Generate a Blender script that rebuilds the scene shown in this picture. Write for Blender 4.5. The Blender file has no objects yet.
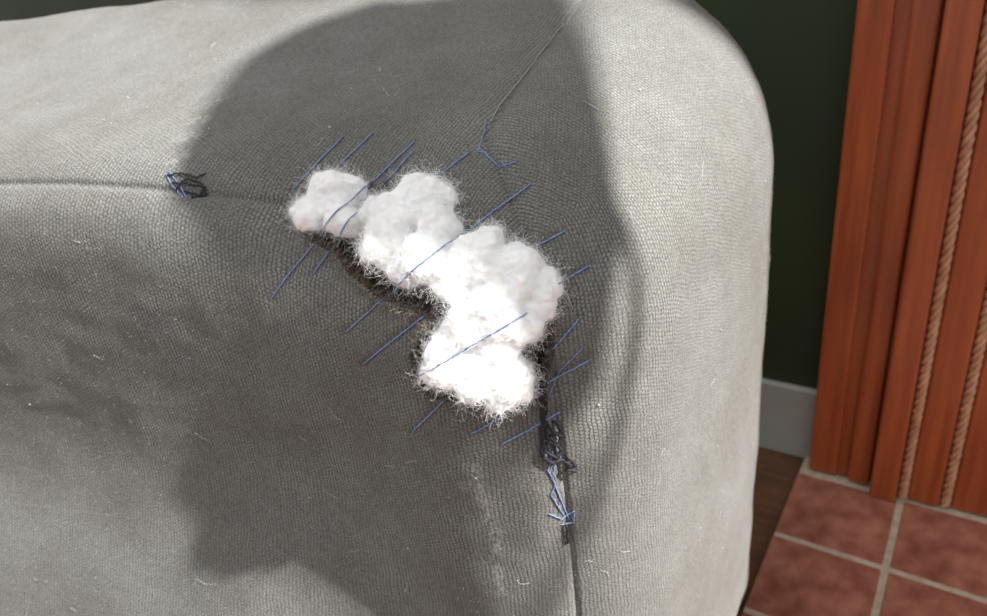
import bpy, bmesh, math, random, bisect
from mathutils import Vector, Matrix, noise
from mathutils.bvhtree import BVHTree
random.seed(7)
S=bpy.context.scene
S.view_settings.view_transform='Standard'
H=.72; PT=math.radians(27); RO=math.radians(7.7)
f=Vector((0,math.cos(PT),-math.sin(PT))); r0=Vector((1,0,0)); u0=Vector((0,math.sin(PT),math.cos(PT)))
R=r0*math.cos(RO)-u0*math.sin(RO); U=u0*math.cos(RO)+r0*math.sin(RO)
cd=bpy.data.cameras.new('camera'); cam=bpy.data.objects.new('camera',cd); S.collection.objects.link(cam)
cam.matrix_world=Matrix(((R.x,U.x,-f.x,0),(R.y,U.y,-f.y,0),(R.z,U.z,-f.z,H),(0,0,0,1)))
cd.lens=26; cd.sensor_width=36; cd.clip_start=.01; S.camera=cam
A=Vector((math.sin(math.radians(127)),math.cos(math.radians(127)),0)); B=Vector((math.sin(math.radians(37)),math.cos(math.radians(37)),0))
def W(p,q,z): return A*p+B*q+Vector((0,0,z))
def mk(lo,hi,rlo,rhi,fine_lo,fine_hi,nlo,nhi,fstep,cstep):
    ilo=lo+rlo; ihi=hi-rhi; L=[]
    for i in range(nlo): 
        s=1-i/nlo; L.append((ilo-rlo*math.tan(s*math.pi/4), ilo-rlo*s*math.pi/4))
    x=ilo
    while x<ihi-1e-6:
        L.append((x,x)); st=fstep if fine_lo<=x<=fine_hi else cstep
        x+=min(st,max(ihi-x,1e-5)) if ihi-x>st*1.3 else ihi-x
    for i in range(nhi+1):
        s=i/nhi; L.append((ihi+rhi*math.tan(s*math.pi/4), ihi+rhi*s*math.pi/4))
    return L
X=(-1.2,-.14,.10,.115); Y=(.235,.66,.115,.12); Z=(.06,.615,.03,.10)
LX=mk(*X,-.40,-.1,20,110,.0013,.01); LY=mk(*Y,.2,.4,110,40,.003,.01); LZ=mk(*Z,.38,.6,10,100,.0013,.01)
def sm(t): t=max(0,min(1,t)); return t*t*(3-2*t)
def rb(p):
    q=[];d=[]
    for c,(lo,hi,a,b) in zip(p,(X,Y,Z)):
        if c<lo+a: q.append(lo+a); d.append(((c-lo-a)/a,a))
        elif c>hi-b: q.append(hi-b); d.append(((c-hi+b)/b,b))
        else: q.append(c); d.append((0,1))
    # corner is soft and round near the tear, squarer (boxed) along the front edge
    pw=2+1.6*sm((-.27-p[0])/.16)*(1 if p[1]<.42 else 0)
    l=sum(abs(k[0])**pw for k in d)**(1/pw)
    x,y,z=[qq+k[0]/l*k[1] for qq,k in zip(q,d)]
    tz=sm((z-.42)/.2)
    z+=tz*(.010+.078*sm((y-.26)/.36)*(1-.45*sm((x+.30)/.16))+sm((-.28-x)/.25)*(.012+.002*(1-sm((y-.30)/.3))))
    ty=max(0,1-((y-.43)/.23)**2)
    sx=sm((x+.30)/.16); x+=.012*ty*sx*max(0,1-((z-.33)/.5)**2)
    dd=max(0,-.27-x); y-=.33*dd*dd/(dd+.08)
    y-=.075*sm((.45-z)/.28)*sm((-.22-x)/.2)
    return (x,y,z)
bm=bmesh.new(); uvl=bm.loops.layers.uv.new('UV'); sdl=bm.verts.layers.float.new('sd'); scl=bm.verts.layers.float.new('scuff_sun'); tl=bm.faces.layers.int.new('top')
XM=LX[-1][1];ZM=LZ[-1][1];Y0=LY[0][1]
def face(fn,L1,L2,flip,sd,uvf,top=0):
    g=[]
    for a in L1:
        row=[]
        for b in L2:
            v=bm.verts.new(W(*rb(fn(a[0],b[0])))); v[sdl]=sd(a[1],b[1]); row.append(v)
        g.append(row)
    for i in range(len(L1)-1):
        for j in range(len(L2)-1):
            idx=[(i,j),(i+1,j),(i+1,j+1),(i,j+1)]
            if flip: idx=idx[::-1]
            fc=bm.faces.new([g[a][b] for a,b in idx]); fc.smooth=True; fc[tl]=top
            for lp,(a,b) in zip(fc.loops,idx): lp[uvl].uv=uvf(L1[a][1],L2[b][1])
face(lambda a,b:(a,Y[0],b),LX,LZ,False,lambda a,b:min(XM-a,ZM-b),lambda a,b:(a,b))
face(lambda a,b:(a,Y[1],b),LX,LZ,True,lambda a,b:1,lambda a,b:(a,b))
face(lambda a,b:(a,b,Z[1]),LX,LY,False,lambda a,b:b-Y0,lambda a,b:(a,ZM+b-Y0),1)
face(lambda a,b:(X[1],a,b),LY,LZ,False,lambda a,b:a-Y0,lambda a,b:(XM+a-Y0,b))
face(lambda a,b:(X[0],a,b),LY,LZ,True,lambda a,b:1,lambda a,b:(a,b))
bmesh.ops.remove_doubles(bm,verts=bm.verts,dist=1e-5)
bvh0=BVHTree.FromBMesh(bm)
FPX=dict(
hole=[(288,212),(312,185),(360,185),(400,185),(450,205),(460,235),(500,245),(550,265),(562,290),(554,330),(554,368),(534,402),(500,413),(470,409),(428,396),(409,358),(435,323),(413,309),(380,299),(349,274),(336,254),(312,242)],
cotton=[(333,196,25),(308,214,17),(345,222,18),(352,192,16),(375,212,16),(400,218,30),(430,205,28),(392,245,28),(430,258,28),(455,280,24),(480,260,30),(515,272,30),(543,285,20),(500,308,32),(470,325,24),(525,325,20),(450,360,26),(480,368,30),(508,375,26),(498,392,18),(415,197,22),(538,305,18),(440,230,22),(372,250,13),(405,270,16),(435,372,14),(520,392,12),(470,393,12),(490,240,14),(455,340,22),(500,345,22)],
stitch=[[(345,135),(290,190)],[(374,132),(335,168)],[(415,140),(270,300)],[(413,150),(312,275)],[(470,150),(433,180)],[(532,182),(345,333)],[(567,230),(528,250)],[(592,264),(556,285)],[(580,318),(546,358)],[(435,308),(362,365)],[(528,312),(415,378)],[(590,360),(545,385)],[(445,400),(412,432)],[(562,412),(500,445)],[(505,415),(470,435)]],
blue=[[(486,118),(484,130),(478,150),(488,152)],[(478,146),(500,165),(518,160)],[(500,158),(508,168)],[(548,440),(552,460),(548,470),(556,485),(551,495),(560,510),(566,520)],[(553,430),(556,455),(553,480),(563,505),(570,522)],[(548,514),(562,520),(575,512),(574,524),(560,526)],[(164,172),(170,185),(182,198)],[(168,170),(178,186),(186,200)],[(548,460),(560,452),(562,466)],[(584,346),(560,372),(548,400)]],
black=[[(543,362),(546,385),(540,400),(544,420),(552,432),(562,436),(558,446),(545,440),(540,450),(550,462),(562,460),(570,464),(566,470),(578,470)],[(545,370),(541,390),(547,410),(540,430),(546,452),(558,458),(552,440),(562,430),(553,422)],[(546,366),(542,384),(547,402),(541,420),(549,440),(541,456),(553,464),(562,450),(550,436)],[(566,456),(576,466)],[(566,525),(568,545)],[(165,175),(180,173),(198,177),(205,172)],[(170,182),(190,184),(204,186),(196,194),(180,190)],[(172,190),(185,178),(200,182),(204,194),(188,196)]],
pale=[[(565,20),(545,45),(520,78),(500,103),(490,120)],[(582,100),(600,110)]],
scuff_sun=[[(172,165),(185,145),(205,115),(225,95)],[(475,470),(482,500),(496,535),(500,590)],[(462,485),(478,482)]],  # rubbed nap first, then strips of sunlight painted into the colour
shadow=[(480,-6),(370,3),(295,30),(240,62),(205,105),(176,160),(172,200),(180,300),(190,400),(204,480),(235,530),(290,562),(400,590),(497,602),(499,580),(487,540),(465,490),(500,475),(545,450),(590,400),(612,300),(612,180),(600,90),(588,30),(575,-4)],
seamtop=[(600,-30),(565,20),(520,78),(486,130),(515,200),(535,262)],
speck=[(720,330),(380,70),(598,405),(330,128),(128,98),(210,130),(640,90)],
)
T0=Vector((0,.32,.56)); N=-f
def px2(px,py):
    d=(f+R*((px-493.5)/713)+U*((308-py)/713)).normalized()
    h=bvh0.ray_cast(Vector((0,0,H)),d)[0]
    if h is None: h=Vector((0,0,H))+d*.62
    h=h-T0; return (round(h.dot(R)*1000,1),round(h.dot(U)*1000,1),h)
FM={}
for k,v in FPX.items():
    if k=='cotton':
        o=[]
        for (a,b,r) in v:
            c=px2(a,b); dep=(T0+c[2]).dot(f)-H*f.z; o.append((c[0],c[1],round(r/713*dep*1000,1)))
        FM[k]=o
    elif isinstance(v[0],list): FM[k]=[[px2(*p)[:2] for p in l] for l in v]
    else: FM[k]=[px2(*p)[:2] for p in v]
def drop(tree,u,v):
    o=T0+R*(u/1000)+U*(v/1000)+N*.4
    return tree.ray_cast(o,-N)
bm.normal_update()
poly=FM['hole']
def inpoly(u,v):
    c=False;n=len(poly)
    for i in range(n):
        x1,y1=poly[i];x2,y2=poly[i-1]
        if (y1>v)!=(y2>v) and u<(x2-x1)*(v-y1)/(y2-y1)+x1: c=not c
    return c
def sdist(u,v,x1,y1,x2,y2):
    t=max(0,min(1,((u-x1)*(x2-x1)+(v-y1)*(y2-y1))/((x2-x1)**2+(y2-y1)**2)))
    return math.hypot(u-x1-t*(x2-x1),v-y1-t*(y2-y1))
def pdist(u,v): return min(sdist(u,v,*poly[i],*poly[i-1]) for i in range(len(poly)))
ST=FM['seamtop']
def right_of(u,v):
    if v>ST[0][1]: return u>ST[0][0]
    for i in range(len(ST)-1):
        (x1,y1),(x2,y2)=ST[i],ST[i+1]
        if y2<=v<=y1: return u>x1+(x2-x1)*(v-y1)/(y2-y1)
    return u>ST[-1][0]
for fc in bm.faces:
    if fc[tl]:
        w=fc.calc_center_median()-T0; u=w.dot(R)*1000; v=w.dot(U)*1000
        if u>-60 and right_of(u,v):
            for lp in fc.loops:
                a,b=lp[uvl].uv; lp[uvl].uv=(XM+b-ZM,ZM+XM-a)
nor={v:v.normal.copy() for v in bm.verts}
u_lo=min(a for a,b in poly)-30;u_hi=max(a for a,b in poly)+30;v_lo=min(b for a,b in poly)-30;v_hi=max(b for a,b in poly)+30
inside=set()
for v in bm.verts:
    n=nor[v]; d=v[sdl]; w=v.co-T0; a=w.dot(R)*1000; b=w.dot(U)*1000
    front=n.dot(N)>0
    if -60<a<120 and b>20: d=min(d,.001*min(sdist(a,b,*ST[i],*ST[i+1]) for i in range(len(ST)-1)))
    off=-.0018*math.exp(-(d/.0022)**2)-.0022*math.exp(-(d/.012)**2)
    off+=.0022*(noise.noise(v.co*14))+.0006*noise.noise(v.co*60)
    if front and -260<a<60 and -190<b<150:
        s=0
        for l,wd,am in zip(FM['scuff_sun'],(3.5,4,3),(.5,.45,.3)):
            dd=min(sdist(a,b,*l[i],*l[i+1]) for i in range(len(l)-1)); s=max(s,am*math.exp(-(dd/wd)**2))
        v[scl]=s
    if front and u_lo<a<u_hi and v_lo<b<v_hi:
        j=1.8*noise.noise(v.co*260)+1.2*noise.noise(v.co*120); dd=pdist(a,b)+j
        if inpoly(a,b):
            off-=.011*sm(dd/1.6); inside.add(v)
        else:
            off+=.0020*math.exp(-(dd/4)**2)-.0008*math.exp(-(dd/14)**2)
            for l in FM['stitch']:
                e=sdist(a,b,*l[0],*l[1])
                if e<6: off-=.0009*math.exp(-(e/2)**2)
    v.co+=n*off
for fc in bm.faces:
    if sum(v in inside for v in fc.verts)>=3: fc.material_index=1
bm.normal_update()
bvh=BVHTree.FromBMesh(bm)
def mat(name):
    m=bpy.data.materials.new(name); m.use_nodes=True; nt=m.node_tree; return m,nt,nt.nodes['Principled BSDF']
class NB:
    def __init__(s,nt): s.nt=nt
    def n(s,t): return s.nt.nodes.new(t)
    def m(s,op,a,b=None,c=None):
        x=s.nt.nodes.new('ShaderNodeMath'); x.operation=op
        for i,v in enumerate((a,b,c)):
            if v is None: continue
            if isinstance(v,(int,float)): x.inputs[i].default_value=v
            else: s.nt.links.new(v,x.inputs[i])
        return x.outputs[0]
    def l(s,a,b): s.nt.links.new(a,b)
    def noise(s,vec,sc,det=4):
        x=s.n('ShaderNodeTexNoise'); x.inputs['Scale'].default_value=sc; x.inputs['Detail'].default_value=det; s.l(vec,x.inputs['Vector']); return x.outputs[0]
    def ramp(s,fac,stops):
        x=s.nt.nodes.new('ShaderNodeValToRGB'); e=x.color_ramp.elements
        while len(e)<len(stops): e.new(.5)
        for el,(p,c) in zip(e,stops): el.position=p; el.color=(*c,1)
        s.l(fac,x.inputs[0]); return x.outputs[0]
def fabric():
    m,nt,b=mat('woven_upholstery'); k=NB(nt)
    uv=k.n('ShaderNodeUVMap'); tc=k.n('ShaderNodeTexCoord'); ob=tc.outputs['Object']
    sep=k.n('ShaderNodeSeparateXYZ'); k.l(uv.outputs[0],sep.inputs[0])
    w1=k.m('ADD',k.m('MULTIPLY',k.m('SUBTRACT',k.noise(ob,45,3),.5),.006),k.m('MULTIPLY',k.m('SUBTRACT',k.noise(ob,420,2),.5),.0012))
    w2=k.m('ADD',k.m('MULTIPLY',k.m('SUBTRACT',k.noise(ob,38,3),.5),.006),k.m('MULTIPLY',k.m('SUBTRACT',k.noise(ob,350,2),.5),.0015))
    a=k.m('DIVIDE',k.m('ADD',sep.outputs[0],w1),.0025)
    c=k.m('DIVIDE',k.m('ADD',sep.outputs[1],w2),.0023)
    rid=k.m('POWER',k.m('ABSOLUTE',k.m('SINE',k.m('MULTIPLY',a,math.pi))),.7)
    par=k.m('MULTIPLY',k.m('FLOOR',a),math.pi*.93)
    cr=k.m('MULTIPLY_ADD',k.m('SINE',k.m('ADD',k.m('MULTIPLY',c,2*math.pi),par)),.5,.5)
    wv=k.m('MULTIPLY',rid,k.m('MULTIPLY_ADD',cr,.5,.5))
    fade=k.m('MULTIPLY_ADD',k.noise(ob,28,3),1.5,-.1)
    fade=k.m('MINIMUM',k.m('MAXIMUM',fade,.25),1)
    wv=k.m('MULTIPLY_ADD',k.m('SUBTRACT',wv,.42),fade,.42)
    h=k.m('ADD',k.m('MULTIPLY',wv,.45),k.m('MULTIPLY',k.noise(ob,950,5),.68))
    col=k.ramp(h,[(.25,(.042,.040,.036)),(.48,(.120,.119,.112)),(.8,(.275,.276,.264))])
    n3=k.noise(ob,7,4); n4=k.noise(ob,150,4)
    def mul(x,y):
        mx=k.n('ShaderNodeMix'); mx.data_type='RGBA'; mx.blend_type='MULTIPLY'; mx.inputs[0].default_value=1; k.l(x,mx.inputs[6]); k.l(y,mx.inputs[7]); return mx.outputs[2]
    col=mul(col,k.ramp(n3,[(.3,(.80,.77,.74)),(.7,(1,1,1))])); col=mul(col,k.ramp(n4,[(.3,(.88,.88,.88)),(.7,(1,1,1))]))
    at=k.n('ShaderNodeAttribute'); at.attribute_name='scuff_sun'
    mx=k.n('ShaderNodeMix'); mx.data_type='RGBA'; sf=k.m('MULTIPLY',at.outputs['Fac'],k.m('MULTIPLY_ADD',k.noise(ob,320,5),4,-1.6)); sf=k.m('MINIMUM',k.m('MAXIMUM',sf,0),1); k.l(sf,mx.inputs[0]); k.l(col,mx.inputs[6]); mx.inputs[7].default_value=(.45,.44,.43,1)  # lightens the worn nap and the painted sun patch
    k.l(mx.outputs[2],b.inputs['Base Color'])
    b.inputs['Roughness'].default_value=.95; b.inputs['Specular IOR Level'].default_value=.1
    b.inputs['Sheen Weight'].default_value=.12; b.inputs['Sheen Roughness'].default_value=.4
    bp=k.n('ShaderNodeBump'); bp.inputs['Distance'].default_value=.0009; bp.inputs['Strength'].default_value=.8
    k.l(h,bp.inputs['Height']); k.l(bp.outputs[0],b.inputs['Normal']); return m
def simple(name,c1,c2,scale,rough=.9,bump=.0005,stretch=(1,1,1),**kw):
    m,nt,b=mat(name); k=NB(nt); tc=k.n('ShaderNodeTexCoord'); mp=k.n('ShaderNodeMapping'); mp.inputs['Scale'].default_value=stretch
    k.l(tc.outputs['Object'],mp.inputs[0]); nz=k.noise(mp.outputs[0],scale,6)
    k.l(k.ramp(nz,[(.3,c1),(.7,c2)]),b.inputs['Base Color'])
    b.inputs['Roughness'].default_value=rough
    bp=k.n('ShaderNodeBump'); bp.inputs['Distance'].default_value=bump; bp.inputs['Strength'].default_value=.6; k.l(nz,bp.inputs['Height']); k.l(bp.outputs[0],b.inputs['Normal'])
    for a,v in kw.items(): b.inputs[a.replace('_',' ')].default_value=v
    return m
FAB=fabric(); INN=simple('inner_backing',(.010,.007,.005),(.06,.044,.030),300,.95,.001)
def empty(n):
    e=bpy.data.objects.new(n,None); S.collection.objects.link(e); e.empty_display_size=.05; return e
def link(o,par=None):
    S.collection.objects.link(o)
    if par: o.parent=par
    return o
sofa=empty('sofa')
me=bpy.data.meshes.new('arm'); bm.to_mesh(me); me.materials.append(FAB); me.materials.append(INN)
link(bpy.data.objects.new('upholstered_arm',me),sofa)
# cotton
sb=bmesh.new()
for (u,v,r) in FM['cotton']:
    h=drop(bvh0,u,v)[0]; c=h+N*(r*.00012)
    t=bmesh.new(); bmesh.ops.create_icosphere(t,subdivisions=3,radius=r/1000)
    for w in t.verts:
        co=w.co.copy(); co-=N*co.dot(N)*.45; w.co=co+c
    tm=bpy.data.meshes.new('t'); t.to_mesh(tm); sb.from_mesh(tm); t.free()
cm=bpy.data.meshes.new('stuffing'); sb.to_mesh(cm); tmp=bpy.data.objects.new('tmp',cm); link(tmp)
md=tmp.modifiers.new('r','REMESH'); md.mode='VOXEL'; md.voxel_size=.001
md=tmp.modifiers.new('s','SMOOTH'); md.iterations=22; md.factor=.6
dg=bpy.context.evaluated_depsgraph_get(); cm2=bpy.data.meshes.new_from_object(tmp.evaluated_get(dg)); bpy.data.objects.remove(tmp)
cb=bmesh.new(); cb.from_mesh(cm2); cb.normal_update()
for v in cb.verts:
    nn=noise.fractal(v.co*80,1,2,4); v.co+=v.normal*(.0026*nn+.0006*noise.noise(v.co*380)+.0006)
for q in cb.faces: q.smooth=True
cb.normal_update(); cb.to_mesh(cm2)
COT=simple('cotton_wool',(.88,.875,.87),(.95,.945,.94),260,1,.0014,Subsurface_Weight=.3,Subsurface_Scale=.004)
cm2.materials.clear(); cm2.materials.append(COT)
stuff=link(bpy.data.objects.new('cotton_stuffing',cm2),sofa)
def curves(name,lst,rad,material,par,res=0):
    c=bpy.data.curves.new(name,'CURVE'); c.dimensions='3D'; c.bevel_depth=rad; c.bevel_resolution=res
    for pts in lst:
        s=c.splines.new('POLY'); s.points.add(len(pts)-1)
        for i,p in enumerate(pts): s.points[i].co=(*p,1)
    c.materials.append(material); return link(bpy.data.objects.new(name,c),par)
cf=[q for q in cb.faces if q.normal.dot(N)>-.2]
rim=[q for q in cf if q.normal.dot(N)<.5]
def rv(): return Vector((random.gauss(0,1),random.gauss(0,1),random.gauss(0,1)))
L=[]
for i in range(20000):
    q=random.choice(rim if random.random()<.25 else cf); nn=q.normal
    p=q.calc_center_median(); t=rv(); t-=nn*t.dot(nn); d=(t.normalized()+nn*random.uniform(-.1,.35)).normalized(); pts=[p.copy()]
    st=random.uniform(.0004,.0015); ax=rv().normalized(); cur=random.uniform(.05,.4)
    for j in range(9):
        p=p+d*st; d=(d+ax.cross(d)*cur+rv()*.10-nn*.09).normalized(); pts.append(p.copy())
    L.append(pts)
FIB=simple('cotton_fibre',(.90,.90,.895),(.96,.96,.955),50,.8,0)
curves('cotton_fibres',L,.000032,FIB,sofa)
L=[]
n=len(poly)
def fray(cnt,smin,smax):
    out=[]
    for i in range(cnt):
        k=random.randrange(n); t=random.random(); x=poly[k][0]*(1-t)+poly[k-1][0]*t+random.gauss(0,.9); y=poly[k][1]*(1-t)+poly[k-1][1]*t+random.gauss(0,.9)
        h=drop(bvh,x,y)
        if not h[0]: continue
        cx,cy=poly[k]; e=Vector((poly[k-1][0]-cx,poly[k-1][1]-cy)).normalized(); nx,ny=-e.y,e.x
        if not inpoly(x+nx*2,y+ny*2): nx,ny=-nx,-ny
        s=1 if random.random()<.75 else -1
        d=(R*nx+U*ny)*s+N*random.uniform(-.1,.9)+rv()*.45; d.normalize(); p=h[0]-h[1]*.0005; pts=[p]
        st=random.uniform(smin,smax)
        for j in range(6): p=p+d*st; d=(d+rv()*.2).normalized(); pts.append(p)
        out.append(pts)
    return out
curves('frayed_threads',fray(1300,.0003,.0012),.00013,simple('fray_grey',(.05,.043,.035),(.15,.13,.11),200),sofa)
curves('frayed_threads_tan',fray(1400,.0004,.0014),.00011,simple('fray_tan',(.12,.085,.055),(.32,.25,.17),200),sofa)
ff=[q for q in bm.faces if q.material_index==0 and q.calc_center_median().y<.75 and q.calc_center_median().z>.25]
ar=[0]
for q in ff: ar.append(ar[-1]+q.calc_area())
def pick(): return ff[min(len(ff)-1,bisect.bisect(ar,random.random()*ar[-1])-1)]
def fuzz(cnt,smin,smax,nn,cv,up):
    out=[]
    for i in range(cnt):
        q=pick(); p=q.calc_center_median()+q.normal*.0001; d=(q.normal*up+rv()*.6).normalized(); pts=[p]; st=random.uniform(smin,smax)
        for j in range(nn):
            p=p+d*st; d=(d+rv()*cv).normalized()
            if up<.1: d=(d-q.normal*d.dot(q.normal)*.8).normalized()
            pts.append(p)
        out.append(pts)
    return out
curves('fabric_lint',fuzz(12000,.0002,.0007,4,.3,.6),.00004,simple('lint',(.25,.25,.245),(.45,.45,.44),50),sofa)
curves('loose_hairs',fuzz(160,.0005,.0014,9,.25,.05),.00010,simple('loose_hair',(.4,.4,.38),(.6,.6,.58),50),sofa)
comb=bmesh.new(); t1=bpy.data.meshes.new('x'); bm.to_mesh(t1); comb.from_mesh(t1); comb.from_mesh(cm2); bvhc=BVHTree.FromBMesh(comb)
def thread(pts,off=.0007,step=1.5,tree=None,jit=0):
    o=[]
    for i in range(len(pts)-1):
        a=Vector(pts[i]);b=Vector(pts[i+1]); m=max(1,int((b-a).length/step))
        for j in range(m): o.append(a+(b-a)*j/m)
    o.append(Vector(pts[-1])); hs=[]
    for p in o:
        h=drop(tree or bvhc,p.x,p.y)[0]; hs.append((h-T0).dot(N)+off)
    for _ in range(6): hs=[hs[0]]+[max(hs[i],(hs[i-1]+hs[i+1])/2) for i in range(1,len(hs)-1)]+[hs[-1]]
    out=[]
    for p,hh in zip(o,hs): out.append(T0+R*(p.x/1000+random.gauss(0,jit))+U*(p.y/1000+random.gauss(0,jit))+N*hh)
    if len(out)>6: out[0]-=N*.003; out[-1]-=N*.003
    return out
BL=simple('blue_thread',(.09,.14,.30),(.22,.31,.54),900,.8); BK=simple('black_thread',(.004,.004,.006),(.012,.012,.018),600,.7); PL=simple('pale_thread',(.3,.3,.29),(.5,.5,.49),600,.8)
curves('repair_stitches',[thread(s,.0008,1.5,None,.00008) for s in FM['stitch']],.00046,BL,sofa,2)
curves('stitch_ends',[thread(s,.0006,1,bvh,.0001) for s in FM['blue']],.00036,BL,sofa,2)
curves('black_thread_tangle',[thread(s,.0024,1.2,bvh,.0003) for s in FM['black'][:5]],.00085,BK,sofa,2)
curves('black_thread_knot',[thread(s,.0014,1,bvh,.0003) for s in FM['black'][5:]],.00055,BK,sofa,2)
curves('pale_seam_thread',[thread(s,.0007,1,bvh,.0001) for s in FM['pale']],.00025,PL,sofa,2)
sp=bmesh.new()
pl=[(drop(bvh,u,v)[0],drop(bvh,u,v)[1],.0009) for (u,v) in FM['speck']]
for i in range(170):
    q=pick(); pl.append((q.calc_center_median(),q.normal,random.uniform(.0002,.0006)))
for c,nn,r in pl:
    if c is None: continue
    ret=bmesh.ops.create_icosphere(sp,subdivisions=1,radius=r)
    for w in ret['verts']: w.co=w.co*(1+.6*noise.noise(w.co*2000+c*50))+c+nn*r*.4
tm=bpy.data.meshes.new('lint_specks'); sp.to_mesh(tm); tm.materials.append(PL); link(bpy.data.objects.new('lint_specks',tm),sofa)
# ---- room
def box(n,p0,p1,q0,q1,z0,z1,m,par=None,bev=0):
    b=bmesh.new(); bmesh.ops.create_cube(b,size=1)
    for v in b.verts: v.co=Vector((v.co.x*(p1-p0),v.co.y*(q1-q0),v.co.z*(z1-z0)))
    if bev: bmesh.ops.bevel(b,geom=b.edges[:],offset=bev,segments=3,affect='EDGES',profile=.5)
    me=bpy.data.meshes.new(n); b.to_mesh(me); o=bpy.data.objects.new(n,me)
    o.location=W((p0+p1)/2,(q0+q1)/2,(z0+z1)/2); o.rotation_euler=(0,0,-math.radians(37)); me.materials.append(m); return link(o,par)
GR=simple('green_wall_paint',(.014,.025,.006),(.021,.035,.010),6,.6,.0003)
WH=simple('white_trim_paint',(.30,.30,.27),(.36,.36,.33),8,.4,.0002)
FL=simple('dark_floorboards',(.06,.026,.011),(.14,.062,.026),12,.5,.0005,(1,8,1))
box('wall_back',-3,1.2,.914,1.0,-.01,2.2,GR); box('baseboard_back',-3,-.137,.902,.9139,-.01,.11,WH,None,.003)
box('floor',-3,1.2,-1.6,.914,-.06,-.0101,FL)
WD=simple('varnished_wood',(.23,.045,.014),(.38,.088,.026),7,.38,.0004,(14,14,.8),Coat_Weight=.15)
sur=empty('fireplace_surround')
box('pilaster_1',-.136,-.100,.870,.9135,.0001,1.5,WD,sur,.003)
box('pilaster_1_recess',-.101,-.083,.876,.9135,.0001,1.5,WD,sur,.001)
box('pilaster_1_bead',-.085,-.059,.867,.9135,.0001,1.5,WD,sur,.004)
box('pilaster_2',-.055,-.024,.848,.9135,.0001,1.5,WD,sur,.003)
box('backing',-.06,.5,.885,.913,.0001,1.5,WD,sur)
box('pilaster_3',-.011,.024,.862,.9135,.0001,1.5,WD,sur,.003)
box('pilaster_4',.037,.45,.868,.9135,.0001,1.5,WD,sur,.003)
RP=simple('rope_moulding_wood',(.34,.15,.075),(.56,.30,.18),60,.5,.0004)
for nm,pc,qc in (('rope_moulding_1',-.0175,.862),('rope_moulding_2',.0305,.868)):
    L=[]
    for s in range(3):
        L.append([W(pc+.0032*math.cos(t*2*math.pi/.036+s*2.094),qc+.0032*math.sin(t*2*math.pi/.036+s*2.094),t+.003) for t in [i*.0022 for i in range(680)]])
    curves(nm,L,.0030,RP,sur,2)
TL=simple('terracotta',(.17,.050,.028),(.36,.145,.10),34,.9,.0016,Specular_IOR_Level=.2); GT=simple('grout',(.32,.25,.18),(.46,.38,.29),120,.9,.001)
he=empty('tiled_hearth'); box('grout_bed',-.146,.66,.2,.9,-.01,-.0015,GT,he)
for i in range(6):
    for j in range(5):
        p0=-.147+i*.133; q0=.732-j*.133+.001
        box('tile_%d_%d'%(i,j),p0,p0+.125,q0,q0+.125,-.0099,0,TL,he,.002)
saz,sel=math.radians(112),math.radians(40)
SD=Vector((math.sin(saz)*math.cos(sel),math.cos(saz)*math.cos(sel),math.sin(sel)))
l=bpy.data.lights.new('sun','SUN'); l.energy=12.5; l.angle=math.radians(1.1); l.color=(1,.985,.95); lo=link(bpy.data.objects.new('sun',l)); lo.rotation_euler=(-SD).to_track_quat('-Z','Y').to_euler()
w=bpy.data.worlds.new('World'); S.world=w; w.use_nodes=True; k=NB(w.node_tree); bg=w.node_tree.nodes['Background']
tc=k.n('ShaderNodeTexCoord'); sp=k.n('ShaderNodeSeparateXYZ'); k.l(tc.outputs['Generated'],sp.inputs[0])
k.l(k.ramp(sp.outputs[2],[(0,(.27,.27,.275)),(.9,(1,1,1))]),bg.inputs[0]); bg.inputs[1].default_value=1.6
blocker=empty('shadow_blocker')  # unseen made-up plant, added to cast the shadow on the arm
C0=T0+SD*.66; PN=(N-R*.35).normalized()
b=bmesh.new(); vs=[]
for (u,v) in FM['shadow']:  # sheet outline is the wanted shadow carried back along the sun
    h=drop(bvh0,u,v)[0]
    if h is None: h=T0+R*(u/1000)+U*(v/1000)
    vs.append(b.verts.new(h+SD*((C0-h).dot(PN)/SD.dot(PN))))
b.faces.new(vs); bmesh.ops.triangulate(b,faces=b.faces[:]); me=bpy.data.meshes.new('blocker_sheet'); b.to_mesh(me); lf=bpy.data.objects.new('blocker_sheet',me); link(lf,blocker)
cc=sum((v.co for v in me.vertices),Vector())/len(me.vertices)
md=lf.modifiers.new('s','SOLIDIFY'); md.thickness=.001
LF=simple('blocker_green',(.01,.03,.008),(.03,.07,.02),10,.4); me.materials.append(LF)
base=Vector((cc.x+.05,cc.y-.25,.24))
curves('blocker_stem',[[cc+SD*.002,cc+SD*.03,cc+SD*.05+Vector((0,0,-.03)),Vector((cc.x+.03,cc.y-.1,cc.z-.25)),base]],.004,LF,blocker,3)  # stalk and pot added only to hold the shadow sheet up
b=bmesh.new(); prof=[(.07,0),(.1,.2),(.11,.2),(.11,.23),(.1,.23),(.095,.21)]
rings=[[b.verts.new((r*math.cos(a*math.pi/16),r*math.sin(a*math.pi/16),z)) for a in range(32)] for r,z in prof]
for i in range(len(rings)-1):
    for a in range(32): b.faces.new((rings[i][a],rings[i][(a+1)%32],rings[i+1][(a+1)%32],rings[i+1][a]))
b.faces.new(rings[0][::-1]); b.faces.new(rings[-1])
me=bpy.data.meshes.new('blocker_pot'); b.to_mesh(me); me.materials.append(TL); po=link(bpy.data.objects.new('blocker_pot',me),blocker); po.location=(base.x,base.y,.0002)
cd.dof.use_dof=True; cd.dof.focus_distance=.345; cd.dof.aperture_fstop=10
